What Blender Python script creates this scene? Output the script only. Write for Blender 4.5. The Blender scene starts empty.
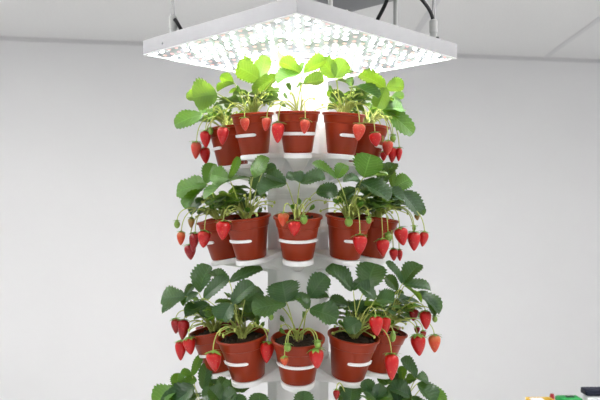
import bpy, math, random
from mathutils import Vector, Matrix
V = Vector
random.seed(7)
SC = bpy.context.scene
COL = SC.collection
R = math.radians
EYE = 1.4          # camera height (m)
F = 785.0          # focal length in pixels of the 600x400 frame

# ------------------------------------------------------------------ camera, world, exposure
cam = bpy.data.cameras.new('camera'); co = bpy.data.objects.new('camera', cam); COL.objects.link(co)
co.location = (0, 0, EYE); co.rotation_euler = (R(90), 0, 0)
cam.sensor_width = 36; cam.lens = F * 36 / 600; cam.shift_y = 0.05
cam.dof.use_dof = True; cam.dof.focus_distance = 1.93; cam.dof.aperture_fstop = 5.6
cam.clip_start = .05
SC.camera = co
LED_POWER = 155.0
ADDED_LAMP_POWER = 24.0
w = bpy.data.worlds.new('world'); SC.world = w; w.use_nodes = True
nt = w.node_tree; nt.nodes.clear()
bg = nt.nodes.new('ShaderNodeBackground'); wo = nt.nodes.new('ShaderNodeOutputWorld')
tc = nt.nodes.new('ShaderNodeTexCoord'); sp = nt.nodes.new('ShaderNodeSeparateXYZ')
mr = nt.nodes.new('ShaderNodeMapRange'); cr = nt.nodes.new('ShaderNodeMix'); cr.data_type = 'RGBA'
nt.links.new(tc.outputs['Generated'], sp.inputs[0]); nt.links.new(sp.outputs['X'], mr.inputs[0])
mr.inputs[1].default_value = -1; mr.inputs[2].default_value = 1
nt.links.new(mr.outputs[0], cr.inputs[0])
cr.inputs[6].default_value = (.56, .56, .58, 1); cr.inputs[7].default_value = (1.05, 1.05, 1.06, 1)   # daylight is stronger from the right
nt.links.new(cr.outputs[2], bg.inputs[0]); bg.inputs[1].default_value = .58
nt.links.new(bg.outputs[0], wo.inputs[0])
SC.view_settings.view_transform = 'Standard'; SC.view_settings.look = 'None'
SC.view_settings.exposure = 0.0; SC.view_settings.gamma = 1; SC.view_settings.use_curve_mapping = False

# ------------------------------------------------------------------ helpers
def px(x, y, d):
    return V(((x - 300) * d / F, d, EYE + (230 - y) * d / F))
def proj(p):
    return 300 + p.x * F / p.y, 230 - (p.z - EYE) * F / p.y

class MB:
    def __init__(s): s.v = []; s.f = []; s.uv = []
    def add(s, vs, fs, uvs=None):
        o = len(s.v); s.v += [V(a) for a in vs]; s.f += [tuple(i + o for i in f) for f in fs]
        s.uv += uvs if uvs else [(0, 0)] * len(vs)
    def tube(s, pts, r, n=8, cap=True, r1=None):
        pts = [V(p) for p in pts]; m = len(pts); vs = []; fs = []
        prev = None
        for i, p in enumerate(pts):
            t = (pts[min(i + 1, m - 1)] - pts[max(i - 1, 0)]).normalized()
            if prev is None:
                a = t.orthogonal().normalized()
            else:
                a = (prev - t * prev.dot(t)).normalized()
            prev = a; b = t.cross(a)
            rr = r if r1 is None else r + (r1 - r) * i / max(1, m - 1)
            for k in range(n):
                an = 2 * math.pi * k / n
                vs.append(p + (a * math.cos(an) + b * math.sin(an)) * rr)
        for i in range(m - 1):
            for k in range(n):
                fs.append((i * n + k, i * n + (k + 1) % n, (i + 1) * n + (k + 1) % n, (i + 1) * n + k))
        if cap:
            fs.append(tuple(range(n - 1, -1, -1))); fs.append(tuple((m - 1) * n + k for k in range(n)))
        s.add(vs, fs)
    def lathe(s, prof, n=32, M=Matrix(), closed=False):
        vs = []; fs = []; m = len(prof)
        for (r, z) in prof:
            for k in range(n):
                an = 2 * math.pi * k / n
                vs.append(M @ V((r * math.cos(an), r * math.sin(an), z)))
        for i in range(m - 1):
            for k in range(n):
                fs.append((i * n + k, i * n + (k + 1) % n, (i + 1) * n + (k + 1) % n, (i + 1) * n + k))
        if closed:
            fs.append(tuple(range(n - 1, -1, -1))); fs.append(tuple((m - 1) * n + k for k in range(n)))
        s.add(vs, fs)
    def prism(s, poly, z0, z1, M=Matrix()):
        n = len(poly)
        vs = [M @ V((a, b, z0)) for a, b in poly] + [M @ V((a, b, z1)) for a, b in poly]
        fs = [tuple(range(n - 1, -1, -1)), tuple(range(n, 2 * n))] + [(i, (i + 1) % n, n + (i + 1) % n, n + i) for i in range(n)]
        s.add(vs, fs)
    def box(s, c, d, M=Matrix()):
        x, y, z = [k / 2 for k in d]; c = V(c)
        s.prism([(c.x - x, c.y - y), (c.x + x, c.y - y), (c.x + x, c.y + y), (c.x - x, c.y + y)], c.z - z, c.z + z, M)
    def build(s, name, mat, parent=None, smooth=True, bevel=0, label=None, rel=True):
        off = V(parent_loc(parent)) if (parent and rel) else V((0, 0, 0))
        me = bpy.data.meshes.new(name)
        me.from_pydata([tuple(a - off) for a in s.v], [], s.f)
        ul = me.uv_layers.new(name='UVMap')
        for lp in me.loops: ul.data[lp.index].uv = s.uv[lp.vertex_index]
        me.materials.append(mat)
        if smooth:
            me.polygons.foreach_set('use_smooth', [True] * len(me.polygons))
            try: me.set_sharp_from_angle(angle=R(38))
            except Exception: pass
        o = bpy.data.objects.new(name, me); COL.objects.link(o)
        if parent: o.parent = parent
        if bevel:
            b = o.modifiers.new('bevel', 'BEVEL'); b.width = bevel; b.segments = 2; b.limit_method = 'ANGLE'
        if label: o['label'] = label
        return o
def parent_loc(o):
    p = V((0, 0, 0))
    while o: p += o.location; o = o.parent
    return p
def thing(name, label, cat, loc, group=None):
    o = bpy.data.objects.new(name, None); COL.objects.link(o); o.location = loc; o.empty_display_size = .05
    return tag(o, label, cat, group)
def tag(o, label, cat, group=None):
    o['label'] = label; o['category'] = cat
    if group: o['group'] = group
    return o
def struct(o): o['kind'] = 'structure'; return o
def bez(p0, p1, p2, p3, n=10):
    r = []
    for i in range(n + 1):
        t = i / n; a = 1 - t
        r.append(p0 * a ** 3 + p1 * 3 * a * a * t + p2 * 3 * a * t * t + p3 * t ** 3)
    return r

# ------------------------------------------------------------------ materials
def mat(name, col, rough=.5, spec=.5, **k):
    m = bpy.data.materials.new(name); m.use_nodes = True
    p = m.node_tree.nodes['Principled BSDF']
    p.inputs['Base Color'].default_value = (*col, 1); p.inputs['Roughness'].default_value = rough
    p.inputs['Specular IOR Level'].default_value = spec
    for a, b in k.items(): p.inputs[a.replace('_', ' ')].default_value = b
    return m
def noisy(m, scale, c0, c1, bump=0, detail=4, coord='Object', dist=.002):
    t = m.node_tree; p = t.nodes['Principled BSDF']
    tc = t.nodes.new('ShaderNodeTexCoord'); n = t.nodes.new('ShaderNodeTexNoise')
    n.inputs['Scale'].default_value = scale; n.inputs['Detail'].default_value = detail
    t.links.new(tc.outputs[coord], n.inputs['Vector'])
    mx = t.nodes.new('ShaderNodeMix'); mx.data_type = 'RGBA'
    mx.inputs[6].default_value = (*c0, 1); mx.inputs[7].default_value = (*c1, 1)
    t.links.new(n.outputs['Fac'], mx.inputs[0]); t.links.new(mx.outputs[2], p.inputs['Base Color'])
    if bump:
        b = t.nodes.new('ShaderNodeBump'); b.inputs['Strength'].default_value = bump; b.inputs['Distance'].default_value = dist
        t.links.new(n.outputs['Fac'], b.inputs['Height']); t.links.new(b.outputs[0], p.inputs['Normal'])
    return m
WALL = noisy(mat('painted_wall', (.8, .8, .8), .85, .2), 3, (.79, .79, .80), (.82, .82, .83), .05)
CEIL = noisy(mat('mineral_tile', (.8, .8, .79), .95, .1), 90, (.70, .70, .70), (.80, .80, .80), .3)
GRID = mat('ceiling_grid', (.62, .62, .63), .5)
FLOOR = noisy(mat('vinyl_floor', (.7, .7, .7), .5), 2, (.80, .80, .79), (.86, .86, .85))
WHITE = noisy(mat('white_plastic', (.85, .85, .85), .35, .5), 8, (.88, .88, .89), (.91, .91, .91))
POT = noisy(mat('terracotta_plastic', (.4, .06, .03), .34, .25), 14, (.24, .024, .006), (.30, .034, .009))
SOIL = noisy(mat('potting_soil', (.02, .015, .01), .95, .2), 160, (.006, .004, .003), (.05, .035, .022), .8)
HOUSING = noisy(mat('grey_aluminium', (.45, .45, .47), .45, .5, Metallic=.25), 30, (.33, .33, .345), (.37, .37, .385))
RIMW = mat('white_lamp_edge', (.85, .85, .86), .4)
BOARD = mat('led_board', (.50, .53, .57), .5, .3)
DRIVER = mat('driver_grey', (.34, .35, .36), .5)
BLACK = mat('black_rubber', (.012, .012, .014), .4)
SEAL = mat('grey_seal', (.045, .045, .055), .7, .1)
FIT = mat('grey_fitting', (.50, .51, .50), .5)
WIRE = mat('steel_wire', (.35, .35, .36), .35, .5, Metallic=.7)
def emit(name, col, s):
    m = bpy.data.materials.new(name); m.use_nodes = True; t = m.node_tree; t.nodes.clear()
    e = t.nodes.new('ShaderNodeEmission'); o = t.nodes.new('ShaderNodeOutputMaterial')
    e.inputs[0].default_value = (*col, 1); e.inputs[1].default_value = s; t.links.new(e.outputs[0], o.inputs[0])
    return m
LEDW = emit('white_led', (1, .98, .96), LED_POWER)
LEDP = emit('pink_led', (1, .60, .58), 1.25)
LEDB = emit('dim_led', (.80, .88, 1), 1.0)
LEDW.cycles.emission_sampling = 'FRONT'; LEDP.cycles.emission_sampling = 'NONE'; LEDB.cycles.emission_sampling = 'NONE'

def leaf_material(name, top, top2, under, trans):
    m = bpy.data.materials.new(name); m.use_nodes = True; t = m.node_tree; N = t.nodes; L = t.links
    p = N['Principled BSDF']; out = N['Material Output']
    uv = N.new('ShaderNodeUVMap'); s = N.new('ShaderNodeSeparateXYZ'); L.new(uv.outputs[0], s.inputs[0])
    def math_(op, a, b=None, clamp=False):
        n = N.new('ShaderNodeMath'); n.operation = op; n.use_clamp = clamp
        for i, q in enumerate((a, b)):
            if q is None: continue
            if isinstance(q, (int, float)): n.inputs[i].default_value = q
            else: L.new(q, n.inputs[i])
        return n.outputs[0]
    ax = math_('ABSOLUTE', math_('SUBTRACT', math_('MULTIPLY', s.outputs['Y'], 2), 1))
    ph = math_('MULTIPLY', math_('SUBTRACT', s.outputs['X'], math_('MULTIPLY', ax, .28)), 8.0)
    fr = math_('ABSOLUTE', math_('SUBTRACT', math_('FRACT', math_('ADD', ph, 8)), .5))     # 0.5 at veins? 0 at half
    lat = math_('SUBTRACT', 1, math_('MULTIPLY', fr, 7), True)
    mid = math_('SUBTRACT', 1, math_('MULTIPLY', ax, 14), True)
    vein = math_('MAXIMUM', math_('MULTIPLY', lat, .6), mid)
    geo = N.new('ShaderNodeNewGeometry'); tcn = N.new('ShaderNodeTexCoord')
    no = N.new('ShaderNodeTexNoise'); no.inputs['Scale'].default_value = 45; L.new(tcn.outputs['Object'], no.inputs['Vector'])
    def mix(f, a, b):
        n = N.new('ShaderNodeMix'); n.data_type = 'RGBA'
        if isinstance(f, (int, float)): n.inputs[0].default_value = f
        else: L.new(f, n.inputs[0])
        for i, q in ((6, a), (7, b)):
            if isinstance(q, tuple): n.inputs[i].default_value = (*q, 1)
            else: L.new(q, n.inputs[i])
        return n.outputs[2]
    base = mix(no.outputs['Fac'], top, top2)
    base = mix(math_('MULTIPLY', vein, .55), base, tuple(min(1, c * 1.9 + .03) for c in top2))
    base = mix(geo.outputs['Backfacing'], base, mix(math_('MULTIPLY', vein, .5), under, tuple(min(1, c * 1.5) for c in under)))
    L.new(base, p.inputs['Base Color']); p.inputs['Roughness'].default_value = .36; p.inputs['Specular IOR Level'].default_value = .6
    p.inputs['Sheen Weight'].default_value = .05; p.inputs['Sheen Roughness'].default_value = .4
    b = N.new('ShaderNodeBump'); b.inputs['Strength'].default_value = .5; b.inputs['Distance'].default_value = .0015; b.invert = True
    L.new(vein, b.inputs['Height']); L.new(b.outputs[0], p.inputs['Normal'])
    tr = N.new('ShaderNodeBsdfTranslucent'); L.new(mix(math_('MULTIPLY', vein, .4), trans, tuple(min(1, c * 1.5) for c in trans)), tr.inputs[0])
    ms = N.new('ShaderNodeMixShader'); ms.inputs[0].default_value = .36
    L.new(p.outputs[0], ms.inputs[1]); L.new(tr.outputs[0], ms.inputs[2]); L.new(ms.outputs[0], out.inputs[0])
    return m
LEAF = leaf_material('strawberry_leaf', (.013, .056, .016), (.032, .104, .028), (.085, .16, .065), (.14, .26, .018))
BRIGHT = leaf_material('bright_strawberry_leaf', (.055, .18, .010), (.085, .25, .014), (.15, .29, .05), (.16, .27, .012))  # brighter, yellower leaf colour, mostly on the upper tiers
STEM = noisy(mat('leaf_stalk', (.3, .4, .09), .5, .4, Subsurface_Weight=.0), 60, (.38, .46, .07), (.58, .62, .20))
CROWN = noisy(mat('brown_crown', (.1, .06, .03), .8), 120, (.06, .035, .015), (.22, .16, .05), .6)
SEPAL = noisy(mat('sepal_green', (.16, .34, .05), .55), 80, (.17, .34, .04), (.34, .50, .11))
def berry_mat(name, tip, shoulder, seed):
    m = bpy.data.materials.new(name); m.use_nodes = True; t = m.node_tree; N = t.nodes; L = t.links; p = N['Principled BSDF']
    uv = N.new('ShaderNodeUVMap'); s = N.new('ShaderNodeSeparateXYZ'); L.new(uv.outputs[0], s.inputs[0])
    rp = N.new('ShaderNodeMapRange'); rp.inputs[1].default_value = 0; rp.inputs[2].default_value = .45; L.new(s.outputs['Y'], rp.inputs[0])
    mx = N.new('ShaderNodeMix'); mx.data_type = 'RGBA'; mx.inputs[6].default_value = (*shoulder, 1); mx.inputs[7].default_value = (*tip, 1)
    L.new(rp.outputs[0], mx.inputs[0])
    mp = N.new('ShaderNodeMapping'); mp.inputs['Scale'].default_value = (13, 9, 1); L.new(uv.outputs[0], mp.inputs[0])
    vo = N.new('ShaderNodeTexVoronoi'); vo.inputs['Scale'].default_value = 1; vo.inputs['Randomness'].default_value = .45; L.new(mp.outputs[0], vo.inputs['Vector'])
    sr = N.new('ShaderNodeMapRange'); sr.inputs[1].default_value = .10; sr.inputs[2].default_value = .20; sr.inputs[3].default_value = 1; sr.inputs[4].default_value = 0
    L.new(vo.outputs['Distance'], sr.inputs[0])
    m2 = N.new('ShaderNodeMix'); m2.data_type = 'RGBA'; L.new(sr.outputs[0], m2.inputs[0]); L.new(mx.outputs[2], m2.inputs[6]); m2.inputs[7].default_value = (*seed, 1)
    L.new(m2.outputs[2], p.inputs['Base Color'])
    b = N.new('ShaderNodeBump'); b.inputs['Strength'].default_value = .6; b.inputs['Distance'].default_value = .001; L.new(vo.outputs['Distance'], b.inputs['Height'])
    L.new(b.outputs[0], p.inputs['Normal']); p.inputs['Roughness'].default_value = .3; p.inputs['Specular IOR Level'].default_value = .5
    p.inputs['Subsurface Weight'].default_value = .06; p.inputs['Subsurface Radius'].default_value = (.01, .003, .002); p.inputs['Subsurface Scale'].default_value = .4
    return m
BM = {'r': berry_mat('ripe_strawberry', (.50, .004, .006), (.54, .012, .010), (.65, .20, .05)),
      'd': berry_mat('dark_strawberry', (.30, .003, .007), (.34, .005, .008), (.55, .15, .05)),
      'o': berry_mat('half_ripe_strawberry', (.58, .06, .018), (.58, .20, .06), (.7, .4, .1)),
      'p': berry_mat('blush_strawberry', (.56, .04, .022), (.60, .12, .07), (.75, .4, .15)),
      'g': berry_mat('unripe_strawberry', (.20, .33, .05), (.26, .40, .09), (.35, .32, .06)),
      'b': berry_mat('turning_strawberry', (.30, .16, .04), (.25, .26, .05), (.4, .3, .06))}
BLAB = {'o': 'half-ripe orange strawberry', 'p': 'pale pink strawberry', 'g': 'unripe green strawberry', 'b': 'small brownish green strawberry', 'd': 'dark red strawberry'}

# ------------------------------------------------------------------ room
CZ = EYE + 1.2
A = V((-1.865, 4.88, 0)); B = V((2.117, 5.54, 0)); wd = (B - A).normalized(); wn = V((-wd.y, wd.x, 0))
P0 = A - wd * 2.6; P1 = B + wd * 2.6
m = MB(); q = [P0, P1, P1 + wn * .12, P0 + wn * .12]
m.prism([(a.x, a.y) for a in q], 0, CZ); struct(m.build('wall_back', WALL, smooth=False))
m = MB(); m.prism([(-4.6, -1.6), (4.9, -1.6), (P1.x, P1.y), (P0.x, P0.y)], -.1, 0); struct(m.build('floor', FLOOR, smooth=False))
m = MB(); m.prism([(-4.6, -1.6), (4.9, -1.6), (P1.x, P1.y), (P0.x, P0.y)], CZ, CZ + .1); struct(m.build('ceiling', CEIL, smooth=False))
# two visible runs of the ceiling grid
def strip(x0, y0, x1, y1, wid):
    a = px(x0, y0, F * 1.2 / (230 - y0)); b = px(x1, y1, F * 1.2 / (230 - y1))
    dr = (b - a).normalized(); a = a; b = b + dr * 1.5; n = V((-dr.y, dr.x, 0)) * wid / 2
    m = MB(); m.prism([(p.x, p.y) for p in (a - n, b - n, b + n, a + n)][::-1], CZ - .004, CZ); return m
struct(strip(545, 57.5, 600, 18, .035).build('trim_1', GRID, smooth=False))
struct(strip(404, 52, 437, 0, .035).build('trim_2', GRID, smooth=False))
a0 = A - wd * 2.5; b0 = B + wd * 2.5; n_ = -wn
m = MB(); m.prism([(p.x, p.y) for p in (a0 + n_ * .022, b0 + n_ * .022, b0, a0)], CZ - .022, CZ); struct(m.build('trim_3', GRID, smooth=False))
m = MB(); m.prism([(p.x, p.y) for p in (a0 + n_ * .012, b0 + n_ * .012, b0, a0)], 0, .1); struct(m.build('baseboard_back', WALL, smooth=False))

# unseen ceiling lamps, added so the wall brightens towards the bottom
ADDED_LAMP = emit('added_lamp_diffuser', (1, .99, .97), ADDED_LAMP_POWER)
for wx, wy, lb in ((-1.7, 2.3, 'left of the tower'), (1.8, 2.3, 'right of the tower'), (-1.7, -.3, 'behind the camera on the left'), (1.8, -.3, 'behind the camera on the right')):
    t = thing('added_ceiling_light', 'added unseen square ceiling light, ' + lb, 'ceiling light', (wx, wy, CZ - .012), 'added ceiling lights')
    m = MB(); m.box((wx, wy, CZ - .005), (.56, 1.16, .004)); m.build('diffuser', ADDED_LAMP, t, smooth=False)
    m = MB()
    for dx, dy, ax, ay in ((-.29, 0, .02, 1.2), (.29, 0, .02, 1.2), (0, -.59, .56, .02), (0, .59, .56, .02)): m.box((wx + dx, wy + dy, CZ - .006), (ax, ay, .012))
    m.build('frame', GRID, t, smooth=False)

# ------------------------------------------------------------------ tower
AX = V((-.005, 2.12, 0))
ROWS = [  # bottom height above the eye, radius at the pot foot, pot top radius, foot radius, pot height, pot tilt, tray tilt
    dict(z=.190, R=.184, rt=.0545, rb=.0352, H=.101, th=6.5, tt=6.5),
    dict(z=-.069, R=.198, rt=.0600, rb=.0380, H=.105, th=10.5, tt=10.5),
    dict(z=-.364, R=.210, rt=.0650, rb=.0415, H=.108, th=13, tt=13),
    dict(z=-.675, R=.222, rt=.0660, rb=.0430, H=.128, th=13, tt=13)]
PHI = [-108, -72, -36, 0, 36, 72, 108]
tower = thing('strawberry_tower', 'tall white vertical growing tower holding rings of terracotta pots', 'planter tower', (AX.x, AX.y, 0))
CH = .080; CF = .055
def octo(h, f): return [(f, -h), (h, -f), (h, f), (f, h), (-f, h), (-h, f), (-h, -f), (-f, -h)]
TA = Matrix.Translation(AX)
m = MB(); m.prism(octo(CH, CF), .06, EYE + .34, TA); m.build('column', WHITE, tower, smooth=False, bevel=.004)
m = MB(); m.lathe([(0, EYE + .33), (.079, EYE + .33), (.079, EYE + .459), (.0755, EYE + .461), (.0755, EYE + .44), (0, EYE + .44)], 64, TA); m.build('top_collar', WHITE, tower)
m = MB(); m.lathe([(.0785, EYE + .445), (.0802, EYE + .445), (.0802, EYE + .4485), (.0785, EYE + .4485)], 64, TA); m.build('rim_ring', SEAL, tower)
m = MB(); m.lathe([(0, 0), (.24, 0), (.25, .01), (.25, .05), (.235, .065), (0, .065)], 64, TA); m.build('base', WHITE, tower)
for r in ROWS:
    m = MB(); m.prism(octo(CH + .003, CF + .0015), EYE + r['z'] - .11, EYE + r['z'] - .098, TA)
    m.build('joint_band', WHITE, tower, smooth=False, bevel=.002)
def frame(phi, tilt, base):
    f = R(phi); out = V((math.sin(f), -math.cos(f), 0)); t = V((math.cos(f), math.sin(f), 0))
    a = V((0, 0, 1)) * math.cos(R(tilt)) + out * math.sin(R(tilt)); o2 = out * math.cos(R(tilt)) - V((0, 0, 1)) * math.sin(R(tilt))
    M = Matrix((t, -o2, a)).transposed().to_4x4(); M.translation = base     # local -Y looks outward
    return M
def pot_base(ri, phi):
    r = ROWS[ri]; f = R(phi)
    dz = {(0, 72): -.016, (0, -72): -.021, (0, 108): -.022, (0, -108): -.026, (1, -72): -.005}.get((ri, phi), 0)
    return AX + V((math.sin(f), -math.cos(f), 0)) * r['R'] + V((0, 0, EYE + r['z'] + dz))
for ri, r in enumerate(ROWS):
    for phi in PHI:
        b = pot_base(ri, phi); M = frame(phi, r['tt'], b)
        hw = r['rb'] * 1.0
        poly = [(-hw * .8, r['R'] - .066), (-hw, 0)] + [(-hw * math.cos(R(k)), -(hw + .004) * math.sin(R(k))) for k in range(10, 180, 10)] + [(hw, 0), (hw * .8, r['R'] - .066)]
        m = MB(); m.prism(poly, -.013, -.0005, M); tr = m.build('tray', WHITE, tower, smooth=False, bevel=.002)
        m = MB()                                            # tapering funnel-shaped bracket under the tray
        top = [(.030 * math.cos(R(k)), .012 - .034 * math.sin(R(k)), -.012) for k in range(0, 181, 15)] + [(-.02, r['R'] - .07, -.012), (.02, r['R'] - .07, -.012)]
        tip = V((0, r['R'] - .066, -.062)); n = len(top)
        low = [V((x * .22, tip.y - .012 + (y - .01) * .06, tip.z)) for x, y, z in top]
        vs = [M @ V(p) for p in top] + [M @ p for p in low]
        m.add(vs, [tuple(range(n)), tuple(range(2 * n - 1, n - 1, -1))] + [(i, n + i, n + (i + 1) % n, (i + 1) % n) for i in range(n)])
        m.build('bracket', WHITE, tr, smooth=True)

# ------------------------------------------------------------------ grow light
LA = .424; LZ = EYE + .467; TH = .040
LM = Matrix.Translation((AX.x + .004, AX.y, LZ)) @ Matrix.Rotation(R(.85), 4, 'Y') @ Matrix.Rotation(R(45 - .8), 4, 'Z')
lamp = thing('grow_light', 'square silver LED grow light hanging above the tower from thin wires', 'lamp', (AX.x + .004, AX.y, LZ))
S = LA / math.sqrt(2)
m = MB()
e = .008
o4 = [(-S, -S), (S, -S), (S, S), (-S, S)]; i4 = [(x * (1 - e / S), y * (1 - e / S)) for x, y in o4]
vs = [(x, y, TH) for x, y in o4] + [(x, y, .002) for x, y in o4] + [(x, y, .002) for x, y in i4] + [(x, y, .010) for x, y in i4]
fs = [(0, 1, 2, 3)] + [(4 + i, 4 + (i + 1) % 4, (i + 1) % 4, i) for i in range(4)] + [(8 + i, 8 + (i + 1) % 4, 4 + (i + 1) % 4, 4 + i) for i in range(4)] + [(12 + i, 12 + (i + 1) % 4, 8 + (i + 1) % 4, 8 + i) for i in range(4)] + [(12, 15, 14, 13)]
m.add([LM @ V(p) for p in vs], fs); m.build('housing', HOUSING, lamp, smooth=False)
m = MB()
for i in range(4):
    x0, y0 = o4[i]; x1, y1 = o4[(i + 1) % 4]; u0, w0 = i4[i]; u1, w1 = i4[(i + 1) % 4]
    m.prism([(x0, y0), (x1, y1), (u1, w1), (u0, w0)], 0, .0025, LM)
m.build('edge_frame', RIMW, lamp, smooth=False)
m = MB(); m.box((0, 0, .0075), (2 * (S - e), 2 * (S - e), .003), LM); m.build('circuit_board', BOARD, lamp, smooth=False)
# LEDs: small shallow domes; the hundred nearest the camera are single parts
NL = 18; pos = []
for i in range(NL):
    for j in range(NL):
        p = LM @ V(((i - (NL - 1) / 2) * (2 * S - .046) / (NL - 1), (j - (NL - 1) / 2) * (2 * S - .046) / (NL - 1), .006))
        k = random.random(); pos.append((p, LEDP if k < .23 else (LEDB if k < .23 else LEDW), i, j))
pos.sort(key=lambda a: a[0].y)
def dome(mb, p, r):
    mb.lathe([(r, 0), (r * .8, -.0018), (r * .35, -.003)], 8, LM.to_3x3().to_4x4() if p is None else Matrix.Translation(p) @ LM.to_3x3().to_4x4())
    n = len(mb.v); mb.f.append(tuple(range(n - 8, n)))
RL = .0056
protos = {}
for mt in (LEDW, LEDP, LEDB):
    mb = MB(); dome(mb, None, RL)
    me = bpy.data.meshes.new('led'); me.from_pydata([tuple(v) for v in mb.v], [], mb.f); me.materials.append(mt); protos[mt.name] = me
for p, mt, i, j in pos[:100]:
    o = bpy.data.objects.new('led', protos[mt.name]); COL.objects.link(o); o.parent = lamp; o.location = p - V(lamp.location)
    if mt is LEDP: o['label'] = 'pink LED'
mb = MB(); mats = []
for p, mt, i, j in pos[100:]:
    n0 = len(mb.f); dome(mb, p, RL); mats += [(LEDW, LEDP, LEDB).index(mt)] * (len(mb.f) - n0)
o = mb.build('led_array', LEDW, lamp, smooth=False); o.data.materials.append(LEDP); o.data.materials.append(LEDB); o['kind'] = 'stuff'
o.data.polygons.foreach_set('material_index', mats)
# hangers, cords and driver box on the back of the lamp
def top_at(x, d): return V(((x - 300) * d / F, d, 0))
def surf(p):   # height of the lamp's upper face at p
    n = LM.to_3x3() @ V((0, 0, 1)); c = LM @ V((0, 0, TH)); return c.z - ((p.x - c.x) * n.x + (p.y - c.y) * n.y) / n.z
for x, d in ((173, 2.12), (433.5, 2.12)):
    p = top_at(x, d); p.z = surf(p)
    m = MB(); m.lathe([(0, -.002), (.0092, -.002), (.0092, .03), (.0112, .031), (.0112, .062), (.007, .067), (0, .067)], 20, Matrix.Translation(p)); h = m.build('hanger', FIT, lamp)
    m = MB()
    for sx in (-.0035, .0035):
        m.tube([p + V((sx, 0, .055)), p + V((sx * .4, 0, .14)), p + V((.012, 0, CZ - p.z))], .0017, 6)
    m.build('wire', WIRE, h)
UX = V((math.sqrt(.5), -math.sqrt(.5), 0)); UY = V((-math.sqrt(.5), -math.sqrt(.5), 0))
Fc = px(345, 14, 2.30); Fc.z -= .0
m = MB(); q = [Fc, Fc + UX * .24, Fc + UX * .24 + UY * .32, Fc + UY * .32]
m.prism([(a.x, a.y) for a in q][::-1], Fc.z, Fc.z + .05); drv = m.build('driver_box', DRIVER, lamp, smooth=False, bevel=.003)
for a in (Fc + UX * .03 + UY * .03, Fc + UX * .21 + UY * .03, Fc + UX * .03 + UY * .29, Fc + UX * .21 + UY * .29):
    m = MB(); z0 = surf(a); m.tube([V((a.x, a.y, z0)), V((a.x, a.y, Fc.z + .002))], .006, 12); m.build('driver_post', FIT, lamp)
m = MB(); c0 = px(433.5, 23, 2.12); m.tube(bez(c0 - V((0, 0, .01)), c0 + V((0, 0, .045)), px(421, 2, 2.08), px(405, -22, 2.05), 14), .0052, 10); m.build('power_cord', BLACK, lamp)
m = MB(); m.tube(bez(px(388, -4, 2.0), px(384, 12, 2.02), px(376, 17, 2.08), V((px(366, 20, 2.16).x, 2.16, surf(px(366, 20, 2.16)))), 14), .0052, 10); m.build('power_cord', BLACK, lamp)
c0 = px(174.5, 19, 2.11); m = MB(); ce = px(196, 28, 2.16); ce.z = surf(ce); m.tube(bez(c0, c0 + V((.012, -.01, -.012)), ce + V((-.03, 0, .008)), ce, 10), .005, 10); m.build('power_cord', BLACK, lamp)
for x, d in ((379, 2.02), (437.5, 2.10), (249, 1.95)):
    p = top_at(x, d); p.z = surf(p); m = MB(); m.lathe([(0, 0), (.006, 0), (.006, .012), (.004, .015), (0, .015)], 12, Matrix.Translation(p)); m.build('bolt', BLACK if x > 400 or x < 300 else FIT, lamp)
m = MB(); p = LM @ V((-S, -S, .012)); q = LM @ V((-S + .06 * 0, S - .09, .018)); m.lathe([(0, 0), (.003, 0), (.003, .002), (0, .002)], 10, Matrix.Translation(q) @ LM.to_3x3().to_4x4() @ Matrix.Rotation(R(-90), 4, 'Y')); m.build('screw', DRIVER, lamp)

# ------------------------------------------------------------------ strawberry plants
def wprof(u):
    return max(0.0, (u ** .62) * ((1 - u) ** .40)) / .555
def leaflet(mb, Bp, T, W, N, fold=.25, droop=.12, seed=0, nu=32, nv=4):
    rnd = random.Random(seed); Ln = (T - Bp).length; y = (T - Bp).normalized(); z = (N - y * N.dot(y)).normalized(); x = y.cross(z)
    vs = []; uv = []; fs = []; ph = rnd.uniform(0, 6); cols = 2 * nv + 1
    for i in range(nu + 1):
        u = i / nu; u_ = .004 + .992 * u
        tooth = ((u * 8) % 1.0)
        wd_ = wprof(u_) * W / 2 * (1 + .24 * (tooth - .6) * (1 if u > .2 else 0))
        for k in range(-nv, nv + 1):
            xn = k / nv; a = abs(xn)
            X = xn * wd_
            lat = abs((((u - .28 * a) * 8 + 8) % 1) - .5) * 2
            Z = fold * abs(X) - droop * Ln * (u - .5) ** 2 * 2 + .016 * Ln * (lat - .5) * min(1, a * 3) * (1 - u * .4) * min(1, u * 6)
            Z += .05 * W * math.sin(u * 6 + ph + (1.5 if xn > 0 else 0)) * a * a * math.sin(math.pi * u)
            Y = u * Ln + .05 * Ln * a * a * (1 if u > .3 else u / .3) * (1 - u)
            vs.append(Bp + x * X + y * Y + z * Z); uv.append((u, xn * .5 + .5))
    for i in range(nu):
        for k in range(cols - 1):
            fs.append((i * cols + k, i * cols + k + 1, (i + 1) * cols + k + 1, (i + 1) * cols + k))
    mb.add(vs, fs, uv)
NV = {'u': (0, -.25, 1), 'c': (0, -1, .55), 'b': (0, .75, .65), 'l': (-.6, -.7, .6), 'r': (.6, -.7, .6), 'e': (0, -.12, 1), 'k': (0, .35, 1), 'f': (0, -.6, .9),
      'L': (-.8, .3, .6), 'Q': (.8, .3, .6)}
GROUP = 'potted strawberry plants on the tower'
PL = {}
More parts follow.
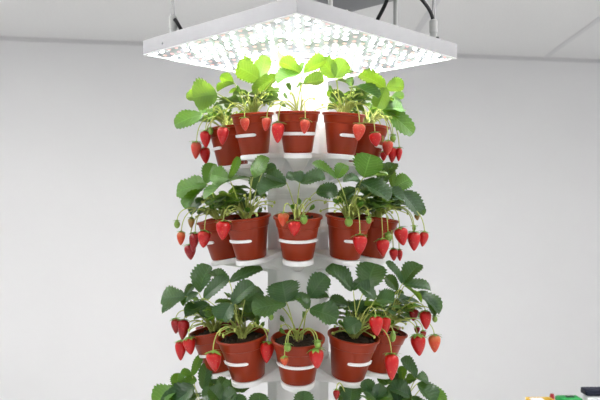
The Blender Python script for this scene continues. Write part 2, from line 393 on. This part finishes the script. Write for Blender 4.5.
class Plant:
    def __init__(s, ri, phi, label):
        r = ROWS[ri]; s.ri = ri; s.phi = phi; s.r = r; s.rnd = random.Random(ri * 100 + phi)
        b = pot_base(ri, phi); s.b = b; s.M = frame(phi, r['th'], b + V((0, 0, .0005)))
        s.root = thing('potted_strawberry', label, 'potted plant', b, GROUP); s.n = 0
        H, rt, rb = r['H'], r['rt'], r['rb']; rm = rb + (rt - .005 - rb) * .74
        prof = [(0, 0), (rb - .003, 0), (rb, .003), (rm, H * .74), (rm + .0022, H * .755), (rt - .0035, H * .935), (rt, H * .942), (rt + .0004, H * .985), (rt - .001, H), (rt - .004, H), (rt - .006, H * .95), (rm - .001, H * .72), (0, H * .70)]
        m = MB(); m.lathe(prof, 56, s.M); m.build('pot', POT, s.root)
        m = MB(); n = 22; rs = rt - .0062; hs = H * .90; vs = [s.M @ V((0, 0, hs + .004))]; fs = []; rings = 7
        for i in range(1, rings + 1):
            for k in range(n):
                a = 2 * math.pi * k / n; rr = rs * i / rings
                vs.append(s.M @ V((rr * math.cos(a), rr * math.sin(a), hs + (s.rnd.uniform(-.003, .004) if i < rings else -.003) + .004 * (1 - i / rings))))
        for k in range(n): fs.append((0, 1 + k, 1 + (k + 1) % n))
        for i in range(rings - 1):
            for k in range(n): fs.append((1 + i * n + k, 1 + (i + 1) * n + k, 1 + (i + 1) * n + (k + 1) % n, 1 + i * n + (k + 1) % n))
        m.add(vs, fs)
        for q in range(26):                                       # loose clods
            a = s.rnd.uniform(0, 6.28); rr = rs * math.sqrt(s.rnd.random()) * .9; c = V((rr * math.cos(a), rr * math.sin(a), hs + .003)); z = s.rnd.uniform(.0018, .0042)
            m.lathe([(0, -z), (z * .8, -z * .4), (z, .1 * z), (z * .6, z * .7), (0, z * .9)], 6, s.M @ Matrix.Translation(c) @ Matrix.Rotation(s.rnd.random(), 4, 'X'))
        m.build('soil', SOIL, s.root, smooth=False)
        # white clip round the outer side of the pot
        m = MB(); hz = H * .46; half = 76 if phi == 0 else 47; hh = .0043; n = 28; vs = []; fs = []
        for i in range(n + 1):
            a = R(-half + 2 * half * i / n); e = min(i, n - i); k = 1 if e > 2 else (.45, .8, .95)[e]
            for rr, z in ((-.002, -hh * k), (.0035, -hh * k * .8), (.0035, hh * k * .8), (-.002, hh * k)):
                rad = rb + (rt - .005 - rb) * (hz + z) / H + rr
                vs.append(s.M @ V((rad * math.sin(a), -rad * math.cos(a), hz + z)))
        for i in range(n):
            for k in range(4): fs.append((i * 4 + k, i * 4 + (k + 1) % 4, (i + 1) * 4 + (k + 1) % 4, (i + 1) * 4 + k))
        fs += [(3, 2, 1, 0), tuple(n * 4 + k for k in range(4))]
        m.add(vs, fs); m.build('pot_clip', WHITE, s.root)
        s.C = s.M @ V((0, 0, H * .91)); s.top = s.M @ V((0, 0, H)); s.up = (s.M.to_3x3() @ V((0, 0, 1))).normalized()
        m = MB()                                                  # woody crown
        m.lathe([(0, -.004), (.012, -.003), (.010, .004), (.005, .008), (0, .009)], 12, Matrix.Translation(s.C)); m.build('crown', CROWN, s.root)
        PL[(ri, phi)] = s
    def petiole(s, J, par, spread=.010, thick=.0013):
        a = s.rnd.uniform(0, 6.28); C = s.C + V((math.cos(a) * spread, math.sin(a) * spread, .002)); d = J - C
        c1 = C + V((d.x * .36, d.y * .36, max(.014, d.z * .45))); c2 = J - V((d.x * .25, d.y * .25, d.z * .05)) - V((0, 0, .006))
        m = MB(); m.tube(bez(C, c1, c2, J, 9), thick * 1.25, 6, True, thick * .8); m.build('petiole', STEM, par)
    def leaf(s, jx, jy, dd, lets, mt=None):
        d0 = s.C.y + dd / 100; J = px(jx, jy, d0); m = MB(); vw = (J - V((0, 0, EYE))).normalized()
        for q in lets:
            tx, ty, wpx, nn = q[:4]; td = q[4] / 100 if len(q) > 4 else 0; fold = q[5] if len(q) > 5 else .36; wpx *= 1.12
            T = px(tx, ty, d0 + td); N = V(NV[nn]) if isinstance(nn, str) else V(nn)
            N += V((s.rnd.uniform(-.28, .28), s.rnd.uniform(-.2, .2), s.rnd.uniform(-.1, .25)))
            y = (T - J).normalized(); z = (N - y * N.dot(y)).normalized()
            k = max(.38, abs(z.dot(vw))); W = wpx * d0 / F / k
            s.n += 1
            leaflet(m, J, T, W, N, fold, .12, s.ri * 1000 + s.phi * 7 + s.n)
        o = m.build('leaf', mt or LEAF, s.root); s.petiole(J, o)
    def fill(s, n, box, lo=.05, hi=.085, size=.045, mt=None, back=True):
        got = 0; tries = 0
        while got < n and tries < 1500:
            tries += 1; a = s.rnd.uniform(0, 6.28); el = s.rnd.uniform(.35, 1.2); ln = s.rnd.uniform(lo, hi)
            dr = V((math.cos(a) * math.cos(el), math.sin(a) * math.cos(el), math.sin(el))); J = s.C + dr * ln
            if back and dr.y < -.15: continue
            hd = V((dr.x, dr.y, .0)).normalized(); L = size * s.rnd.uniform(.8, 1.1); tips = []
            for sgn in (-1, 0, 1):
                an = sgn * R(74); h = V((hd.x * math.cos(an) - hd.y * math.sin(an), hd.x * math.sin(an) + hd.y * math.cos(an), s.rnd.uniform(-.25, .25)))
                tips.append(J + h.normalized() * L)
            ok = True
            for p in tips + [J]:
                x, y = proj(p)
                if not (box[0] < x < box[2] and box[1] < y < box[3]): ok = False
                q = p - AX
                if p.z < EYE + .47 and math.hypot(q.x, q.y) < .088: ok = False
            if not ok: continue
            got += 1; m = MB()
            for T in tips:
                s.n += 1
                leaflet(m, J, T, L * .88, V((hd.x * .35 + s.rnd.uniform(-.2, .2), hd.y * .35 + s.rnd.uniform(-.2, .2), 1)), .25, .18, s.n + 31 * s.ri, 24, 3)
            o = m.build('leaf', mt or (BRIGHT if s.rnd.random() < .4 else LEAF), s.root); s.petiole(J, o)
    def shoots(s, n, lo=.035, hi=.07):
        for _ in range(n):
            a = s.rnd.uniform(0, 6.28); el = s.rnd.uniform(.5, 1.25); ln = s.rnd.uniform(lo, hi)
            d = V((math.cos(a) * math.cos(el), math.sin(a) * math.cos(el), math.sin(el))); J = s.C + d * ln
            if math.hypot(J.x - AX.x, J.y - AX.y) < .1: continue
            m = MB()
            for sg in (-1, 0, 1):
                T = J + (d + V((-d.y, d.x, 0)) * sg * .8 + V((0, 0, .35))).normalized() * s.rnd.uniform(.012, .02); s.n += 1
                leaflet(m, J, T, .012, V((d.x, d.y, .6)), .5, .1, s.n, 12, 2)
            o = m.build('young_leaf', BRIGHT, s.root); s.petiole(J, o, .008, .0013)
    def stalks(s, n):
        for _ in range(n):
            a = s.rnd.uniform(0, 6.28); el = s.rnd.uniform(.25, 1.0); ln = s.rnd.uniform(.05, .09)
            d = V((math.cos(a) * math.cos(el), math.sin(a) * math.cos(el), math.sin(el))); T = s.C + d * ln; T.z -= ln * .12
            if math.hypot(T.x - AX.x, T.y - AX.y) < .1: continue
            C = s.C + V((d.x, d.y, 0)) * .007; m = MB()
            m.tube(bez(C, C + V((d.x * ln * .2, d.y * ln * .2, ln * .5)), T + V((-d.x * ln * .35, -d.y * ln * .35, ln * .12)), T, 9), .0016, 6, True, .0011)
            m.lathe([(0, -.004), (.0022, -.003), (.003, 0), (.0018, .003), (0, .004)], 8, Matrix.Translation(T)); m.build('flower_stalk', STEM, s.root)
    def berry(s, x0, x1, y0, y1, kind='r', dd=0, tilt=0, gap=None):
        """a fruit filling the pixels x0..x1, y0..y1, hung in front of or beside the pot"""
        cx = (x0 + x1) / 2; d = s.top.y
        rt = s.r['rt']
        for _ in range(3):
            X = (cx - 300) * d / F; dx = X - s.top.x
            zt = EYE + (230 - (y0 + y1) / 2) * d / F
            d = s.top.y - (math.sqrt(rt * rt - dx * dx) if abs(dx) < rt else 0) - .017 + dd / 100
        Wd = (x1 - x0) * d / F; Ln = (y1 - y0) * d / F; top = px(cx, y0, d)
        rx = R(s.rnd.uniform(-10, 4)); ry = R(tilt + s.rnd.uniform(-5, 5)); Rm = Matrix.Rotation(ry, 4, 'Y') @ Matrix.Rotation(rx, 4, 'X') @ Matrix.Rotation(s.rnd.uniform(0, 6), 4, 'Z')
        M = Matrix.Translation(top) @ Rm
        pr = [(0, .02), (.30, .005), (.62, .03), (.88, .10), (1, .22), (.985, .34), (.90, .48), (.76, .62), (.57, .76), (.37, .88), (.17, .965), (0, 1)] if kind != 'g' else \
             [(0, 0), (.45, .03), (.8, .14), (.98, .32), (1, .5), (.9, .68), (.68, .84), (.36, .96), (0, 1)]
        n = 18; vs = []; uv = []; fs = []; wob = s.rnd.uniform(0, 6)
        for (a, z) in pr:
            for k in range(n + 1):
                an = 2 * math.pi * k / n; rr = a * Wd / 2 * (1 + .04 * math.sin(2 * an + wob) + .025 * math.sin(3 * an + wob * 2))
                vs.append(M @ V((rr * math.cos(an), rr * math.sin(an), -z * Ln))); uv.append((k / n, z))
        for i in range(len(pr) - 1):
            for k in range(n): fs.append((i * (n + 1) + k + 1, i * (n + 1) + k, (i + 1) * (n + 1) + k, (i + 1) * (n + 1) + k + 1))
        m = MB(); m.add(vs, fs, uv); o = m.build('strawberry', BM[kind], s.root, label=BLAB.get(kind))
        m = MB(); ns = 8; sl = max(.0095, Wd * .60) * (1.1 if kind == 'g' else 1)
        for k in range(ns):
            an = 2 * math.pi * k / ns + s.rnd.uniform(-.2, .2); dv = V((math.cos(an), math.sin(an), 0)); pv = V((-math.sin(an), math.cos(an), 0)); L = sl * s.rnd.uniform(.85, 1.25); ww = sl * .24
            P = []
            lift = s.rnd.uniform(-.05, .35)
            for u, wf in ((.05, .5), (.4, 1), (.75, .65), (1, .04)):
                z = .0015 + L * (lift * u - .35 * u * u); P += [M @ (dv * L * u + pv * ww * wf + V((0, 0, z))), M @ (dv * L * u + V((0, 0, z - .0006))), M @ (dv * L * u - pv * ww * wf + V((0, 0, z)))]
            m.add(P, [(i * 3 + j, i * 3 + j + 1, i * 3 + j + 4, i * 3 + j + 3) for i in range(3) for j in range(2)])
        m.lathe([(0, .004), (.003, .003), (.0042, 0), (.003, -.001)], 8, M)
        m.build('calyx', SEPAL, o)
        st = M @ V((0, 0, .002)); C = s.C + V((s.rnd.uniform(-.008, .008), s.rnd.uniform(-.008, .008), .004)); d_ = st - C
        hd = math.hypot(d_.x, d_.y); lift = .03 + .12 * max(0, hd - .07)
        rise = max(st.z, s.top.z + .006)
        c1 = V((C.x + d_.x * .45, C.y + d_.y * .45, max(C.z, rise) + lift)); c2 = V((st.x - d_.x * .04, st.y - d_.y * .04, max(st.z + .03, min(rise + lift * .9, st.z + .09))))
        m = MB(); m.tube(bez(C, c1, c2, st, 14), .0019, 6, True, .0012); m.build('stalk', STEM, o)

TIER = ['top tier', 'second tier', 'third tier', 'lowest tier']
WHERE = {-108: 'back left', -72: 'outer left', -36: 'front left', 0: 'front centre', 36: 'front right', 72: 'outer right', 108: 'back right'}
NOTE = {(0, 0): 'strawberry plant with three berries', (0, -36): 'strawberry plant with broad yellow-green leaves', (0, 36): 'strawberry plant with bright leaves', (0, -72): 'strawberry plant with a cluster of hanging berries',
        (0, 72): 'strawberry plant with pink and red berries', (1, 0): 'strawberry plant with red, pale and green berries', (1, -36): 'strawberry plant with a red berry over the rim', (1, 36): 'strawberry plant with a ripe berry over its rim',
        (1, -72): 'strawberry plant with berries hanging outward', (1, 72): 'strawberry plant with red berries hanging outward', (2, 0): 'strawberry plant with large pale leaves', (2, -36): 'dark-leaved strawberry plant with berries either side',
        (2, 36): 'dark-leaved strawberry plant with twin berries', (2, -72): 'dark-leaved strawberry plant with two pairs of berries', (2, 72): 'strawberry plant with an orange berry'}
for ri in range(4):
    for phi in PHI:
        if ri == 3 and abs(phi) > 100: continue
        Plant(ri, phi, NOTE.get((ri, phi), 'strawberry plant') + ', ' + WHERE[phi] + ' of the ' + TIER[ri])
P = PL
for k, p in PL.items(): p.shoots(0 if abs(k[1]) > 100 else 3 if k[1] == 0 else 7); p.stalks(3 if k[1] == 0 or abs(k[1]) > 100 else 14)
# ---- top tier
p = P[0, -36]
p.leaf(217, 93.5, -4, [(193, 97, 32, 'b', 0, .1), (187, 97, 12, 'b', 3)], BRIGHT)
p.leaf(234, 83, 0, [(220, 77, 11, 'b'), (217, 91, 10, 'e', 0)], BRIGHT)
p.leaf(259.5, 78, -4, [(237, 66, 25, (.1, .7, .7), 0, .1), (266, 56, 17, (.2, .7, .7), 0, .1)], BRIGHT)
p.leaf(279, 75, -3, [(252, 91, 14, (0, .5, .9), 0, .15), (285, 61, 12, 'b', 6)], BRIGHT)
p.fill(10, (192, 74, 284, 110), .04, .085, .045)
p = P[0, 0]
p.leaf(300.5, 72, -2, [(280, 61, 15, (.1, .6, .8)), (277, 82, 11, (0, -.5, .9), -1), (303, 62, 5, 'e')], BRIGHT)
p.leaf(303, 72, -1, [(326, 59, 14, (-.1, .6, .8))], BRIGHT)
p.leaf(303, 83, -3, [(324, 79, 14, (0, .5, .8)), (297, 88, 6, 'e')], BRIGHT)
p = P[0, 36]
p.leaf(335.5, 77.5, -3, [(321, 59, 19, (.2, .7, .7), 0, .12), (345, 60, 21, (-.2, .7, .7), 0, .12)], BRIGHT)
p.leaf(337, 80, 0, [(353, 71, 7, 'e'), (347, 83, 7, 'u')], BRIGHT)
p.leaf(352, 86, -5, [(379, 97, 12, (0, -.45, .9), -2), (350, 77, 9, (-.3, -.4, .9))])
p.leaf(386, 87, -3, [(360, 73, 16, (.1, .5, .8), -1, .15), (377, 108, 18, (.5, .5, .7)), (404, 86, 15, (-.2, .7, .7))], BRIGHT)
p.fill(10, (326, 76, 398, 110), .04, .085, .045)
p = P[0, -72]
p.leaf(202, 113.5, -2, [(174, 124, 17, 'c', 0, .12), (203, 95, 10, 'u', 4)], BRIGHT)
p.fill(5, (192, 92, 250, 122), .04, .085, .045)
p = P[0, 72]
p.leaf(384, 108, -1, [(414, 133, 18, 'c', 0, .15), (404, 108, 12, 'f', 2)], BRIGHT)
p.leaf(392, 96, 3, [(398, 108, 12, 'b'), (404, 96, 9, 'b')])
p.fill(5, (350, 92, 405, 122), .04, .085, .045)
for k in (-108, 108): P[0, k].fill(3, (200, 84, 268, 118) if k < 0 else (332, 84, 396, 118), .04, .08, .045)
# ---- second tier
p = P[1, -72]
p.leaf(206, 183, -3, [(176, 191, 21, 'f', 0, .12), (213, 163, 15, 'c', 1), (183, 207, 14, 'l', 0)], BRIGHT)
p.leaf(204, 199, -1, [(190, 214, 10, 'l'), (196, 204, 9, 'c')])
p.fill(13, (184, 176, 258, 214), .04, .10, .05)
p = P[1, -36]
p.leaf(229, 179, -3, [(211, 174, 19, (-.2, -.8, .5), 0, .1), (239, 157, 9, 'r', 0), (204, 198, 9, (0, -.45, 1), -1)], BRIGHT)
p.leaf(253, 177, -4, [(266, 156, 16, 'f', 0, .12)], BRIGHT)
p.leaf(251, 177, -2, [(227, 181, 8, (0, -.45, 1), -2)])
p.leaf(263, 172, 2, [(276, 166, 9, 'c'), (254, 190, 15, 'c', 1)])
p.fill(13, (200, 168, 268, 212), .04, .10, .05)
p = P[1, 0]
p.leaf(286, 182, -3, [(258, 193, 15, (0, -.6, .9), -1), (266, 173, 11, 'f', 2)])
p.leaf(300, 182, -2, [(325, 176, 15, (0, -.8, .7), 0), (286, 177, 9, (0, -.45, 1), -1), (297, 171, 11, 'f', 1)])
p.leaf(316, 192, 0, [(338, 191, 17, 'c', 0, .3)])
p = P[1, 36]
p.leaf(337, 178, -3, [(313, 162, 9, 'f', 0), (345, 164, 14, 'c', 1)], BRIGHT)
p.leaf(364, 177, -4, [(371, 154, 31, (0, -.9, .5), 1, .12), (388, 174, 8, (0, -.45, 1), -1)], BRIGHT)
p.leaf(361, 181, -5, [(390, 199, 17, 'f', -1), (343, 181, 9, (0, -.45, 1))])
p.leaf(356, 188, 1, [(338, 200, 14, 'c'), (372, 190, 13, 'c', 3)])
p.fill(13, (336, 168, 400, 211), .04, .10, .05)
p = P[1, 72]
p.leaf(379, 188, -4, [(404, 199, 10, 'f', -1), (394, 162, 15, 'f', 3)])
p.leaf(393, 188, -2, [(391, 168, 9, (.4, .5, .6)), (410, 178, 18, 'c', 1, .12)], BRIGHT)
p.leaf(401, 191, -1, [(420, 214, 17, 'r', 0), (426, 214, 10, 'c', 3)])
p.fill(13, (345, 174, 416, 214), .04, .10, .05)
for k in (-108, 108): P[1, k].fill(4, (196, 180, 268, 212) if k < 0 else (334, 176, 410, 212), .05, .085, .044)
# ---- third tier
p = P[2, -72]
p.leaf(185, 296, -3, [(161, 298, 20, 'f', 0, .1), (161, 312, 8, 'l', 1), (193, 284, 8, 'c', 2)])
p.leaf(198, 292, -3, [(209, 265, 20, 'l', 0), (182, 305, 10, (0, -.45, 1), -1)])
p.leaf(208, 303, -3, [(184, 314, 13, 'l'), (205, 318, 12, 'c', 1)])
p.fill(13, (174, 276, 252, 322), .045, .11, .054)
p = P[2, -36]
p.leaf(203, 298, -1, [(227, 278, 15, 'f')])
p.leaf(229, 281, 1, [(262, 267, 12, 'f', 2), (210, 271, 9, (0, -.45, 1), 3)])
p.leaf(231, 303, -4, [(253, 283, 17, 'f', 0), (221, 321, 22, 'f', -1)])
p.leaf(245, 300, 2, [(262, 290, 14, 'c', 2), (250, 312, 12, 'c')])
p.fill(13, (198, 272, 264, 322), .045, .11, .054)
p = P[2, 0]
p.leaf(286, 302, -4, [(252, 309, 22, (0, -.55, 1), -1, .12), (282, 281, 33, 'f', 2, .16), (302, 297, 10, (0, -.45, 1))])
p.leaf(309, 297, 0, [(326, 275, 23, 'c', 0, .15), (330, 297, 8, (0, -.45, 1), 2)])
p.leaf(310, 308, -4, [(338, 318, 22, (0, -.55, 1), -1, .12), (297, 294, 13, 'f', 0, .15)])
p = P[2, 36]
p.leaf(353, 290, -2, [(327, 267, 17, 'f', 0), (362, 280, 9, 'c', 2)])
p.leaf(366, 287, -4, [(375, 263, 31, (0, -.9, .6), 2, .12)])
p.leaf(376, 299, -5, [(358, 285, 15, 'f'), (394, 301, 17, (0, -.45, 1), -1)])
p.leaf(361, 321, -6.5, [(345, 329, 20, 'c', -.5, .15)])
p.leaf(348, 306, 0, [(330, 298, 12, 'c'), (368, 308, 14, 'c', 1)])
p.fill(13, (332, 272, 404, 322), .045, .11, .054)
p = P[2, 72]
p.leaf(403, 283, -4, [(387, 261, 8, 'r', 0), (419, 263, 17, 'f', 2), (431, 288, 11, 'f', 1)], None)
p.leaf(405, 285, -4.5, [(422, 302, 9, (.9, -.2, .5), -1)], BRIGHT)
p.leaf(419, 291, -3, [(441, 312, 13, 'f', 0), (436, 315, 9, 'r', -1)])
p.leaf(398, 290, 0, [(386, 276, 12, 'c')])
p.fill(13, (366, 278, 428, 322), .045, .11, .054)
for k in (-108, 108): P[2, k].fill(4, (196, 286, 266, 322) if k < 0 else (336, 286, 418, 322), .05, .095, .048)
# ---- lowest tier, only its upper leaves reach the frame
p = P[3, -72]
p.leaf(192, 376, -2, [(201, 355, 9, 'c'), (181, 371, 9, 'c')], BRIGHT)
p.leaf(203, 390, -2, [(207, 363, 14, 'c')])
p.leaf(177, 389, -3, [(178, 373, 15, 'f'), (152, 403, 18, 'f'), (196, 378, 11, 'c', 1)], BRIGHT)
p.leaf(194, 386, -5, [(171, 406, 22, 'f')])
p.fill(14, (160, 374, 232, 475), .07, .18, .055)
p.leaf(214, 384, 0, [(222, 372, 16, 'c'), (202, 382, 14, 'c'), (226, 390, 15, 'f')])
p.leaf(180, 404, -4, [(162, 396, 17, 'f'), (196, 396, 16, 'f'), (180, 390, 15, 'c', 1)])
p = P[3, -36]
p.leaf(222, 402, -3, [(210, 388, 18, 'f'), (236, 392, 15, 'f'), (206, 404, 14, 'f')])
p.leaf(240, 392, 4, [(232, 378, 15, 'c'), (250, 380, 12, 'c')])
p.leaf(218, 392, -2, [(202, 396, 15, 'c'), (226, 378, 13, 'c', 3)])
p.leaf(238, 408, -3, [(238, 394, 16, 'c'), (224, 404, 14, 'u')])
p.leaf(258, 410, -2, [(260, 393, 20, 'c')])
p.fill(8, (200, 388, 262, 475), .07, .18, .055)
p = P[3, 0]
p.leaf(304, 410, -3, [(304, 391, 20, 'c'), (285, 418, 18, 'u'), (323, 417, 18, 'u')])
p = P[3, 36]
p.leaf(350, 404, -2, [(352, 389, 21, 'c'), (338, 402, 12, 'u')])
p.leaf(372, 396, -2, [(364, 380, 15, 'c'), (388, 392, 13, 'f')])
p.fill(8, (336, 386, 402, 475), .07, .18, .055)
p.leaf(378, 400, -3, [(364, 390, 18, 'f'), (392, 396, 16, 'f'), (380, 384, 14, 'c', 1)])
p.leaf(350, 396, 3, [(340, 386, 13, 'c'), (362, 384, 14, 'c')])
p = P[3, 72]
p.leaf(398, 402, -4, [(384, 392, 18, 'f'), (410, 392, 17, 'f'), (397, 386, 15, 'c', 1)])
p.leaf(388, 384, 1, [(378, 376, 12, 'c'), (396, 372, 12, 'c')])
p.leaf(417, 378, -3, [(402, 358, 12, 'f'), (429, 381, 10, 'f', 1), (406, 380, 9, 'c', 2)])
p.leaf(402, 380, 1, [(402, 366, 10, 'c'), (390, 378, 12, 'c')], BRIGHT)
p.leaf(418, 383, -4, [(435, 404, 17, 'f')])
p.leaf(427, 384, -1, [(445, 404, 15, 'c', 0, .12)], BRIGHT)
p.leaf(412, 396, -5, [(390, 386, 16, 'f'), (416, 412, 16, 'u')])
p.fill(14, (366, 374, 436, 475), .07, .18, .055)

# ---- fruit
b = P[0, -72].berry
b(200, 211, 131, 148, 'r', -1); b(191, 202, 142, 159, 'p', 0, 4); b(199, 209.5, 148, 164, 'r', 2, -4); b(208, 213, 128, 135, 'g', 1)
P[0, -36].berry(217.5, 229.5, 127, 145, 'r', -2, 2); P[0, -36].berry(240, 249, 118, 131, 'p')
b = P[0, 0].berry; b(262, 271.5, 118, 131.5, 'p', -1, 6); b(272, 284.5, 123, 143.5, 'r', 0, 3); b(300, 310.5, 119.5, 134, 'p')
P[0, 36].berry(353, 366, 124, 141, 'p', 0, 5); P[0, 36].berry(369, 381, 133, 147, 'r', -1)
b = P[0, 72].berry; b(382.5, 394, 141, 156, 'p', -1, 4); b(388, 397.5, 148, 163, 'r', 1.5, 8); b(396, 402.5, 148, 161.5, 'r', 1); b(390, 396, 135, 142, 'g', -1.5); b(380, 387, 152, 161, 'r', 3)
P[1, -36].berry(216.5, 230.5, 221, 240, 'r', -1)
b = P[1, -72].berry; b(198, 211, 231, 248, 'r', -1); b(190, 200, 233, 252, 'd', 0, 3); b(184, 195.5, 245, 260, 'd', 2, -6); b(177, 185.5, 232, 245.5, 'o', 0); b(174, 180, 221, 228.5, 'g', 0); b(188, 195, 218, 228, 'b', -1)
b = P[1, 0].berry; b(278, 289, 213, 226.5, 'o'); b(288, 301, 221, 236.5, 'r', -.4, -3); b(300.5, 307.5, 216, 224.5, 'g')
b = P[1, 36].berry; b(353, 367, 235, 254.5, 'r', 0, -4); b(345, 353, 218, 227, 'g'); b(366, 372, 217, 224, 'g', -.5)
b = P[1, 72].berry; b(376, 389, 239, 256.5, 'r', -1); b(384, 392, 233, 242, 'g', 0); b(393, 406.5, 228, 246, 'r', -1, -8); b(407, 420, 232, 251, 'r', -1, -5); b(420, 429, 232, 247, 'r', 1, 4)
b(389, 397.5, 249, 261, 'r', 3); b(396, 402.5, 250, 261, 'r', 4); b(414, 420, 214, 220.5, 'b', 2); b(412, 416, 226, 231, 'g', 0)
b = P[2, -72].berry; b(171, 180.5, 319, 334, 'd', 0); b(178, 190, 320, 340, 'd', -1); b(175.5, 186.5, 341, 360.5, 'r', -1, 4); b(182, 195, 338, 355, 'r', 0, -5)
b = P[2, -36].berry; b(205.5, 220.5, 352, 372, 'r', -2, -3); b(260.5, 275, 342, 363, 'r', -1.2, 2)
P[2, -108].berry(246, 252.5, 301, 312, 'p', -2); P[2, -108].berry(250, 255, 298, 305, 'p', -3)
b = P[2, 0].berry; b(280.5, 288.5, 357, 366, 'o', .3); b(284, 291.5, 344, 352, 'g', -.3); b(308.5, 323.5, 349, 369, 'r', 0, -2); b(268, 273.5, 313.5, 320.5, 'g', 0); b(314, 321, 341, 348, 'g', -1)
b = P[2, 36].berry; b(369, 382.5, 316, 336, 'r', -1.5, -3); b(381, 391, 317, 335.5, 'r', -1); b(384, 399, 354, 380, 'r', -3, 2); b(390, 396, 332, 342, 'g', -.5)
b = P[2, 72].berry; b(419.5, 431, 311, 329.5, 'r', -1, -3); b(410, 424.5, 335, 356.5, 'r', -1, -6); b(428, 440.5, 335, 352.5, 'o', 0); b(420, 426, 331, 338, 'd', 2); b(409, 419, 309, 321, 'd', 2); b(432, 437.5, 316, 322.5, 'g', 0); b(414, 420, 327, 334, 'd', 3)
P[3, 36].berry(333, 340, 390, 400, 'd', 2)

# ------------------------------------------------------------------ things on the table in the background
YEL = mat('yellow_card', (.75, .48, .06), .5); GRN = mat('green_plastic', (.010, .24, .05), .5, .3); NAVY = mat('navy_lid', (.012, .014, .03), .6, .2)
RED = mat('red_plastic', (.35, .02, .03), .45); WBX = mat('white_box_plastic', (.75, .76, .80), .4); TBL = mat('white_table', (.75, .75, .75), .4)
TZ = .688
t = thing('table', 'white worktable behind the tower carrying the green and white boxes', 'table', (1.25, 3.0, 0))
m = MB(); m.box((1.25, 2.97, TZ - .015), (1.1, .5, .03)); m.build('tabletop', TBL, t, bevel=.004)
for x in (.76, 1.74):
    for y in (2.76, 3.18): m = MB(); m.box((x, y, (TZ - .03) / 2), (.04, .04, TZ - .03)); m.build('leg', TBL, t, bevel=.003)
def zat(y, d): return EYE + (230 - y) * d / F
def xat(x, d): return (x - 300) * d / F
t = thing('storage_box', 'white storage box with a navy lid at the right edge', 'box', (xat(603, 2.95), 2.98, TZ))
zl = zat(396.5, 2.95); zt = zat(386.6, 3.01); xc = xat(586, 2.95) + .081
m = MB(); m.box((xc, 2.98, (TZ + zl) / 2), (.150, .05, zl - TZ)); m.build('body', WBX, t, bevel=.006)
m = MB(); m.box((xc, 2.98, (zl + zt) / 2 + .001), (.162, .062, zt - zl - .002)); m.build('lid', NAVY, t, bevel=.005)
t = thing('carton', 'green box standing beside the white storage box', 'box', (xat(570, 2.95), 2.93, TZ))
m = MB(); h = zat(394.7, 2.97) - TZ; m.box((xat(573, 2.89), 2.935, TZ + h / 2 ), (.086, .07, h)); m.build('body', GRN, t, bevel=.008)
m = MB(); m.box((xat(573, 2.9), 2.935, TZ + h + .001), (.03, .02, .003)); m.build('tab', BLACK, t)
t = thing('tray', 'shallow yellow tray with a white liner left of the green box', 'tray', (xat(540, 3), 3.0, TZ))
h = zat(397.3, 3.07) - TZ; x0, x1 = xat(526, 3.07), xat(556.5, 3.0)
m = MB(); m.box(((x0 + x1) / 2, 3.0, TZ + .004), (x1 - x0, .15, .008))
for y in (2.925, 3.075): m.box(((x0 + x1) / 2, y, TZ + h / 2), (x1 - x0, .006, h))
for x in (x0 + .003, x1 - .003): m.box((x, 3.0, TZ + h / 2), (.006, .15, h))
m.build('body', YEL, t, bevel=.001)
m = MB(); m.box(((x0 + x1) / 2 - .012, 3.0, TZ + h * .5), (x1 - x0 - .045, .138, h * .98)); m.build('liner', WBX, t, bevel=.004)
m = MB(); m.lathe([(0, 0), (.0085, 0), (.0095, .004), (.0095, .045), (.0075, zat(393.8, 3.12) - TZ), (0, zat(393.8, 3.12) - TZ)], 20, Matrix.Translation((xat(552, 3.12), 3.12, TZ)))
tag(m.build('bottle', RED), 'small red bottle behind the yellow tray', 'bottle')
